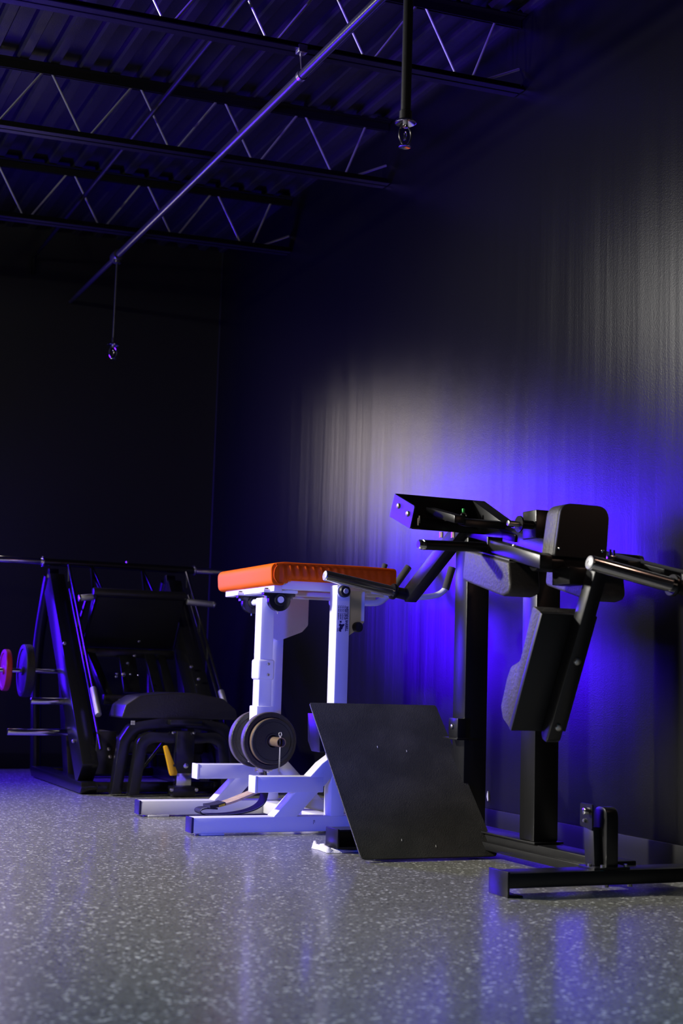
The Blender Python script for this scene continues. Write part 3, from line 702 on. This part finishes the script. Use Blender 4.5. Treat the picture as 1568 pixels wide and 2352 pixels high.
# slanted foot plate with frame
e = .0035
def fp(s_, t_):  # along slope, perpendicular
    c, s2 = .697, .717
    return (4.700 + c * s_ - s2 * t_, .012 + s2 * s_ + c * t_)
fpb = B(); t_ = bmesh.new()
ol = rounded([(2.185, 0), (2.745, 0), (2.745, .752), (2.185, .752)], [.022, .022, .012, .012], 5)
A = [t_.verts.new(V(a, *fp(c, 0))) for a, c in ol]; C_ = [t_.verts.new(V(a, *fp(c, -.006))) for a, c in ol]
t_.faces.new(A); t_.faces.new(C_[::-1])
for i in range(len(ol)): t_.faces.new((A[i], C_[i], C_[(i + 1) % len(ol)], A[(i + 1) % len(ol)]))
fpb._add(t_, .001, 1, 40)
fpl = part('foot_plate', fpb, 'rubber', PS)
for (a, c) in ((2.37, .075), (2.50, .045), (2.41, .52), (2.53, .50)):
    part('scuff_mark', B().prism([(a, fp(c, 0)[0]), (a + .003, fp(c, 0)[0]), (a + .004, fp(c + .011, 0)[0]), (a + .001, fp(c + .011, 0)[0])], 'Z', fp(c, 0)[1] + .004, fp(c, 0)[1] + .0105) if False else
         B().bar((a, *fp(c, .0004)), (a + .002, *fp(c + .010, .0004)), .0022, .0006, 0, up=(0, -.717, .697)), 'scuff', fpl)
part('plate_rail', B().bar((2.26, *fp(.03, -.028)), (2.26, *fp(.70, -.028)), .04, .04, .003, up=(0, -.717, .697)), 'powder', PS)
part('plate_rail', B().bar((2.67, *fp(.03, -.028)), (2.67, *fp(.70, -.028)), .04, .04, .003, up=(0, -.717, .697)), 'powder', PS)
part('side_box', B().prism(rounded([(5.285, .508), (5.200, .508), (5.168, .470), (5.150, .362), (5.235, .362), (5.275, .40)], [.004, .004, .004, .004, .012, .01]), 'X', 2.205, 2.30, .002), 'powder', PS)
part('plate_leg', B().prism([(5.15, .0865), (5.22, .0865), (5.25, .46), (5.19, .46)], 'X', 2.52, 2.57, .003), 'powder', PS)
lt = B()
for lo, hi in (((2.215, 4.965, .080), (2.720, 5.075, .086)), ((2.215, 4.965, .016), (2.720, 5.075, .022)), ((2.215, 5.069, .0201), (2.720, 5.075, .0799)), ((2.215, 4.965, .0201), (2.720, 4.971, .0799))):
    if lo[1] == 4.965 and hi[1] == 4.971: continue
    lt.box(lo, hi)
part('rear_foot_channel', lt, 'powder', PS)
part('channel_lip', B().box((2.208, 4.964, .016), (2.2148, 5.078, .088), .001), 'powder', PS)
cb = part('clamp_block', B().box((2.685, 4.925, .43), (2.7235, 5.00, .508), .004), 'powder', PS)
bolt((2.685, 4.965, .475), (-1, 0, 0), .010, .008, cb); part('clamp_shelf', B().box((2.67, 4.90, .425), (2.7235, 5.02, .433), .001), 'powder', cb)
# rest post on the front foot
rp = part('rest_post', B().prism(rounded([(3.872, .077), (3.872, .265), (3.945, .265), (3.945, .077)], [0, .035, .035, 0], 8), 'X', 2.655, 2.700, .003), 'powder', PS)
part('post_foot', B().box((2.600, 3.858, .0728), (2.735, 3.948, .080), .001), 'powder', PS)
pl = part('bumper_plate', B().prism(rounded([(3.905, .19), (3.975, .20), (3.975, .272), (3.905, .272)], .006), 'X', 2.622, 2.628, .001, 1), 'powder', PS)
part('bumper_stem', B().prism([(3.90, .0805), (3.955, .0805), (3.965, .20), (3.91, .20)], 'X', 2.629, 2.6545, .003), 'plastic', PS)
part('bolt', B().cyl((2.600, 3.922, .250), (2.6222, 3.922, .250), .0115, seg=6, bev=.002), 'chrome', pl)
bolt((2.622, 3.945, .218), (-1, 0, 0), .006, .008, pl)
for px, py in ((2.635, 3.865), (2.725, 3.868), (2.61, 3.90)):
    part('bolt', B().cyl((px, py, .0798), (px, py, .088), .006, seg=6), 'steel', PS)
for px in (2.66, 2.75):
    part('nut', B().cyl((px, 3.88, .016), (px, 3.88, .0275), .008, seg=6), 'steel', PS)

# small white towel under the channel
tb = B(); bm = tb.bm; g_ = []
for i in range(25):
    row = []
    for j in range(15):
        xx = 2.174 + .19 * i / 24; yy = 5.005 + .125 * j / 14
        z_ = .007 + .006 * (1 + math.sin(xx * 85 + yy * 40)) * .5 + .004 * math.sin(yy * 120 + xx * 33) ** 2
        
        z_ = min(z_, .013) if xx > 2.197 else z_ + .013 * math.sin((xx - 2.174) / .024 * math.pi) * (1 + .5 * math.sin(yy * 70))
        row.append(bm.verts.new(V(xx + .003 * math.sin(yy * 60), yy + .008 * math.sin(xx * 50) - (.03 if yy < 5.03 else 0), z_ if 0 < i < 24 and 0 < j < 14 else .001)))
    g_.append(row)
for i in range(24):
    for j in range(14): bm.faces.new((g_[i][j], g_[i + 1][j], g_[i + 1][j + 1], g_[i][j + 1]))
tag(part('towel', tb, 'towel', ang=80), 'small crumpled white towel on the floor beside the slanted black foot plate', 'towel')

# ================================================================== black leg press in the far corner
LP = thing('leg_press_machine', 'black plate-loaded leg press in the dark left corner', 'gym machine', (2.27, 8.1, 0))
A0 = V(0, 7.47, .06); A1 = V(0, 8.66, 1.235)
for xs in (1.86, 2.60):
    part('base_tube', B().prism(rounded([(7.55, .006), (8.78, .006), (8.83, .05), (8.83, .066), (7.53, .066), (7.515, .04)], [.01, .03, .01, .0, .005, .01]), 'X', xs, xs + .09, .006), 'gloss', LP)
    rl = part('rail', B().bar((xs + .05, 7.60, .10), (xs + .05, 8.64, 1.17), .09, .17, .006, up=(0, -.7, .7)), 'gloss', LP)
    part('rail_tip', B().prism([(8.58, 1.10), (8.72, 1.15), (8.685, 1.262), (8.65, 1.262)], 'X', xs + .015, xs + .075, .004), 'gloss', LP)
    part('back_post', B().tube(bend([(xs + .03, 8.80, .05), (xs + .03, 8.93, .60), (xs + .03, 8.90, .85), (xs + .03, 8.70, 1.22)], .25, 8), .034, 14), 'gloss', LP)
    part('inner_column', B().bar((xs + .13, 8.28, .03), (xs + .10, 8.62, 1.05), .07, .11, .004, up=(0, -.95, .3)), 'powder', LP)
    # toothed safety rack: two rods with zig-zag links in front of the rail
    n_ = V(0, -.72, .70)
    def rk(s_, o_): p = A0.lerp(A1, s_) + n_ * o_; return (xs + .10, p.y, p.z)
    r1 = part('rack_rod', B().cyl(rk(.34, .145), rk(.95, .145), .008, seg=8), 'gloss', LP)
    part('rack_rod', B().cyl(rk(.10, .085), rk(.86, .085), .008, seg=8), 'gloss', LP)
    for q in (.52, .66, .80, .90):
        part('rack_link', B().cyl(rk(q, .085), rk(q + .05, .145), .006, seg=6), 'gloss', LP)
    gr = part('hand_grip', B().cyl(rk(.215, .145), rk(.335, .145), .018, seg=16, bev=.003), 'knurl', LP)
    part('grip_pivot', B().cyl((xs + .075, 7.70, .265), (xs + .14, 7.70, .265), .022, seg=16, bev=.003), 'gloss', LP)
part('front_cross_tube', B().box((1.951, 7.545, .010), (2.599, 7.60, .062), .004), 'gloss', LP)
part('rear_cross_tube', B().box((1.951, 8.70, .010), (2.599, 8.76, .062), .004), 'gloss', LP)
# horizontal loading bar over the rails
yb, zb = 8.60, 1.297
lbp = part('loading_bar', B().cyl((1.832, yb, zb), (2.775, yb, zb), .023, seg=20), 'gloss', LP)
for sx in (-1, 1):
    xa = 1.832 if sx < 0 else 2.775
    part('bar_flange', B().cyl((xa, yb, zb), (xa + sx * .014, yb, zb), .033, seg=24, bev=.003), 'chrome', lbp)
    part('bar_sleeve', B().cyl((xa + sx * .0142, yb, zb), (xa + sx * .40, yb, zb), .020, seg=20, bev=.003), 'chrome', lbp)
part('bar_bolt', B().cyl((2.345, yb, zb + .018), (2.345, yb, zb + .032), .007, seg=8), 'steel', lbp)
for xx in (2.125, 2.445):
    part('plate_hanger', B().bar((xx, yb, zb - .02), (xx - .015, yb - .14, 1.09), .012, .03, .002), 'gloss', LP)
    part('plate_hanger', B().bar((xx, yb, zb - .02), (xx + .045, yb - .17, 1.09), .012, .03, .002), 'gloss', LP)
# foot platform, tilted towards the seat
fpp = part('foot_platform', B().prism(rounded([(8.17, 1.105), (8.21, 1.115), (8.41, .80), (8.37, .785)], .012), 'X', 2.045, 2.590, .006, 3), 'plastic', LP)
part('top_roll', B().cyl((2.035, 8.18, 1.105), (2.60, 8.18, 1.105), .027, seg=20, bev=.008), 'seat', fpp)
for xx, sx in ((2.035, -1), (2.60, 1)):
    part('side_grip', B().cyl((xx + sx * .002, 8.16, 1.075), (xx + sx * (.075 if sx < 0 else .165), 8.16, 1.066), .019, seg=16, bev=.004), 'knurl', fpp)
    part('grip_end', B().cyl((xx + sx * (.075 if sx < 0 else .165), 8.16, 1.066), (xx + sx * (.088 if sx < 0 else .178), 8.16, 1.065), .021, seg=16, bev=.004), 'chrome', fpp)
part('edge_bar', B().bar((2.052, 8.15, 1.085), (2.035, 8.36, .80), .014, .018, .002), 'gloss', LP)
part('edge_bar', B().bar((2.000, 8.16, 1.075), (1.975, 8.26, .90), .014, .018, .002), 'gloss', LP)
# sled body below platform
sb = part('sled_frame', B().box((2.04, 8.30, .73), (2.58, 8.36, .785), .006).bar((2.07, 8.33, .75), (2.12, 8.05, .50), .05, .05, .004).bar((2.50, 8.33, .75), (2.50, 8.05, .50), .05, .05, .004).box((2.09, 8.02, .46), (2.53, 8.09, .52), .006), 'gloss', LP)
part('sled_plate', B().bar((2.28, 8.26, .74), (2.28, 8.12, .53), .10, .02, .004, up=(0, -.8, .6)), 'gloss', LP)
part('sled_strut', B().bar((2.42, 8.28, .75), (2.44, 8.00, .40), .06, .03, .004, up=(0, -.8, .6)), 'gloss', LP)
for px, py, pz, r_ in ((2.205, 8.05, .635, .014), (2.165, 8.05, .636, .008), (2.163, 8.05, .620, .008), (2.245, 8.05, .636, .007), (2.24, 8.10, .70, .008), (2.29, 8.14, .745, .009), (2.325, 8.18, .83, .008), (2.30, 8.08, .632, .006), (2.17, 7.98, .49, .008)):
    bolt((px, py, pz), (0, -1, 0), r_, .008, LP, 'chrome')
for px, py, pz in ((2.02, 7.598, .235), (2.025, 7.585, .195), (2.60, 8.02, .69), (2.625, 7.95, .62), (1.855, 8.05, .80), (1.855, 7.72, .27)):
    bolt((px, py, pz), (0, -1, .2), .010, .008, LP, 'steel')
part('side_plate', B().box((1.951, 7.60, .10), (2.06, 7.615, .33), .004), 'powder', LP)
# weight horns on the left
for (x0, x1, y, z_) in ((1.50, 1.94, 8.28, .64), (1.675, 1.93, 8.02, .475), (1.555, 1.90, 8.02, .303)):
    hr = part('weight_horn', B().cyl((x0, y, z_), (x1, y, z_), .0185 if z_ < .6 else .0125, seg=18, bev=.003), 'chrome', LP)
# seat: padded back seen from behind, shell, post and lever
pr = rounded([(2.035, .405), (2.055, .475), (2.13, .525), (2.30, .545), (2.44, .545), (2.60, .52), (2.675, .46), (2.69, .405)], [.01, .03, .05, .05, .05, .05, .03, .01], 5)
sbk = part('seat_back', B().prism(pr, 'Y', 7.43, 7.70, .022, 4, 60), 'seat', LP, ang=60)
part('seat_cushion', B().prism(rounded([(2.10, .20), (2.10, .30), (2.60, .30), (2.60, .20)], .03), 'Y', 7.70, 8.0, .02, 3), 'seat', LP)
part('side_bolster', B().box((1.985, 7.62, .17), (2.05, 7.86, .33), .02, 3), 'leather', LP)
def arch(y, w_, inset, nm):
    ptsO = [(2.00 + inset, .01), (2.035 + inset, .30), (2.09 + inset, .385 - inset * .6), (2.25, .41 - inset), (2.47, .41 - inset), (2.63 - inset, .385 - inset * .6), (2.685 - inset, .30), (2.72 - inset, .01)]
    th = .055
    ptsI = [(2.00 + inset + th, .01), (2.035 + inset + th, .27), (2.11 + inset + th * .5, .385 - inset * .6 - th), (2.27, .41 - inset - th), (2.45, .41 - inset - th), (2.61 - inset - th * .5, .385 - inset * .6 - th), (2.685 - inset - th, .27), (2.72 - inset - th, .01)]
    so = rounded(ptsO, [0, .06, .08, .15, .15, .08, .06, 0], 5); si = rounded(ptsI, [0, .06, .08, .15, .15, .08, .06, 0], 5)
    b = B(); t2 = bmesh.new()
    F = [[t2.verts.new(V(a, yy, c)) for a, c in L_] for L_ in (so, si) for yy in (y, y + w_)]
    n2 = len(so)
    for i in range(n2 - 1):
        t2.faces.new((F[0][i], F[0][i + 1], F[1][i + 1], F[1][i])); t2.faces.new((F[2][i], F[3][i], F[3][i + 1], F[2][i + 1]))
        t2.faces.new((F[0][i], F[2][i], F[2][i + 1], F[0][i + 1])); t2.faces.new((F[1][i], F[1][i + 1], F[3][i + 1], F[3][i]))
    for i in (0, n2 - 1): t2.faces.new((F[0][i], F[1][i], F[3][i], F[2][i]))
    b._add(t2, .004, 2, 40)
    return part(nm, b, 'gloss', LP)
sh = arch(7.43, .07, 0.0, 'seat_shell'); arch(7.36, .065, .075, 'inner_arch')
part('grid_sticker', B().box((2.088, 7.4285, .372), (2.098, 7.4305, .382)).box((2.0995, 7.4285, .372), (2.1095, 7.4305, .382)).box((2.088, 7.4285, .3835), (2.098, 7.4305, .3935)).box((2.0995, 7.4285, .3835), (2.1095, 7.4305, .3935)), 'grey', sh)
part('seat_bracket', B().box((2.29, 7.38, .375), (2.47, 7.44, .405), .004), 'gloss', LP)
pst = part('seat_post', B().box((2.315, 7.335, .125), (2.415, 7.415, .345), .004), 'gloss', LP)
bolt((2.370, 7.335, .165), (0, -1, 0), .015, .006, pst, 'chrome')
part('chrome_slide', B().box((2.325, 7.343, .055), (2.407, 7.407, .126), .003), 'chrome', LP)
part('post_foot', B().box((2.30, 7.325, .004), (2.43, 7.425, .057), .008), 'gloss', LP)
for px in (2.296, 2.432): bolt((px, 7.33, .04), (0, -1, 0), .010, .01, LP, 'steel')
for px in (2.29, 2.405): bolt((px, 7.33, .338), (0, -1, 0), .008, .01, LP, 'chrome')
part('floor_rail', B().box((2.06, 7.60, .006), (2.72, 7.66, .05), .004), 'gloss', LP)
yl = part('release_lever', B().prism(rounded([(2.238, .268), (2.258, .272), (2.318, .135), (2.318, .118), (2.285, .113), (2.278, .125)], [.008, .008, .004, .006, .006, .004]), 'Y', 7.31, 7.334, .004), 'yellow', LP, label='yellow release lever')
part('lever_slot', B().cyl((2.300, 7.3085, .168), (2.300, 7.312, .168), .007, seg=12), 'plastic', yl)
part('gas_strut', B().cyl((2.30, 7.40, .335), (2.17, 7.50, .12), .009, seg=10), 'gloss', LP)

weight_plate((1.560, 8.28, .64), (1, 0, 0), .118, .034, 'small red weight plate on the far left horn of the leg press', 'plates on the leg press horn', 'red', 'red', .0135)
weight_plate((1.668, 8.28, .64), (1, 0, 0), .150, .05, 'larger black weight plate against the leg press, beside the red one', 'plates on the leg press horn', 'iron', 'iron', .0135)
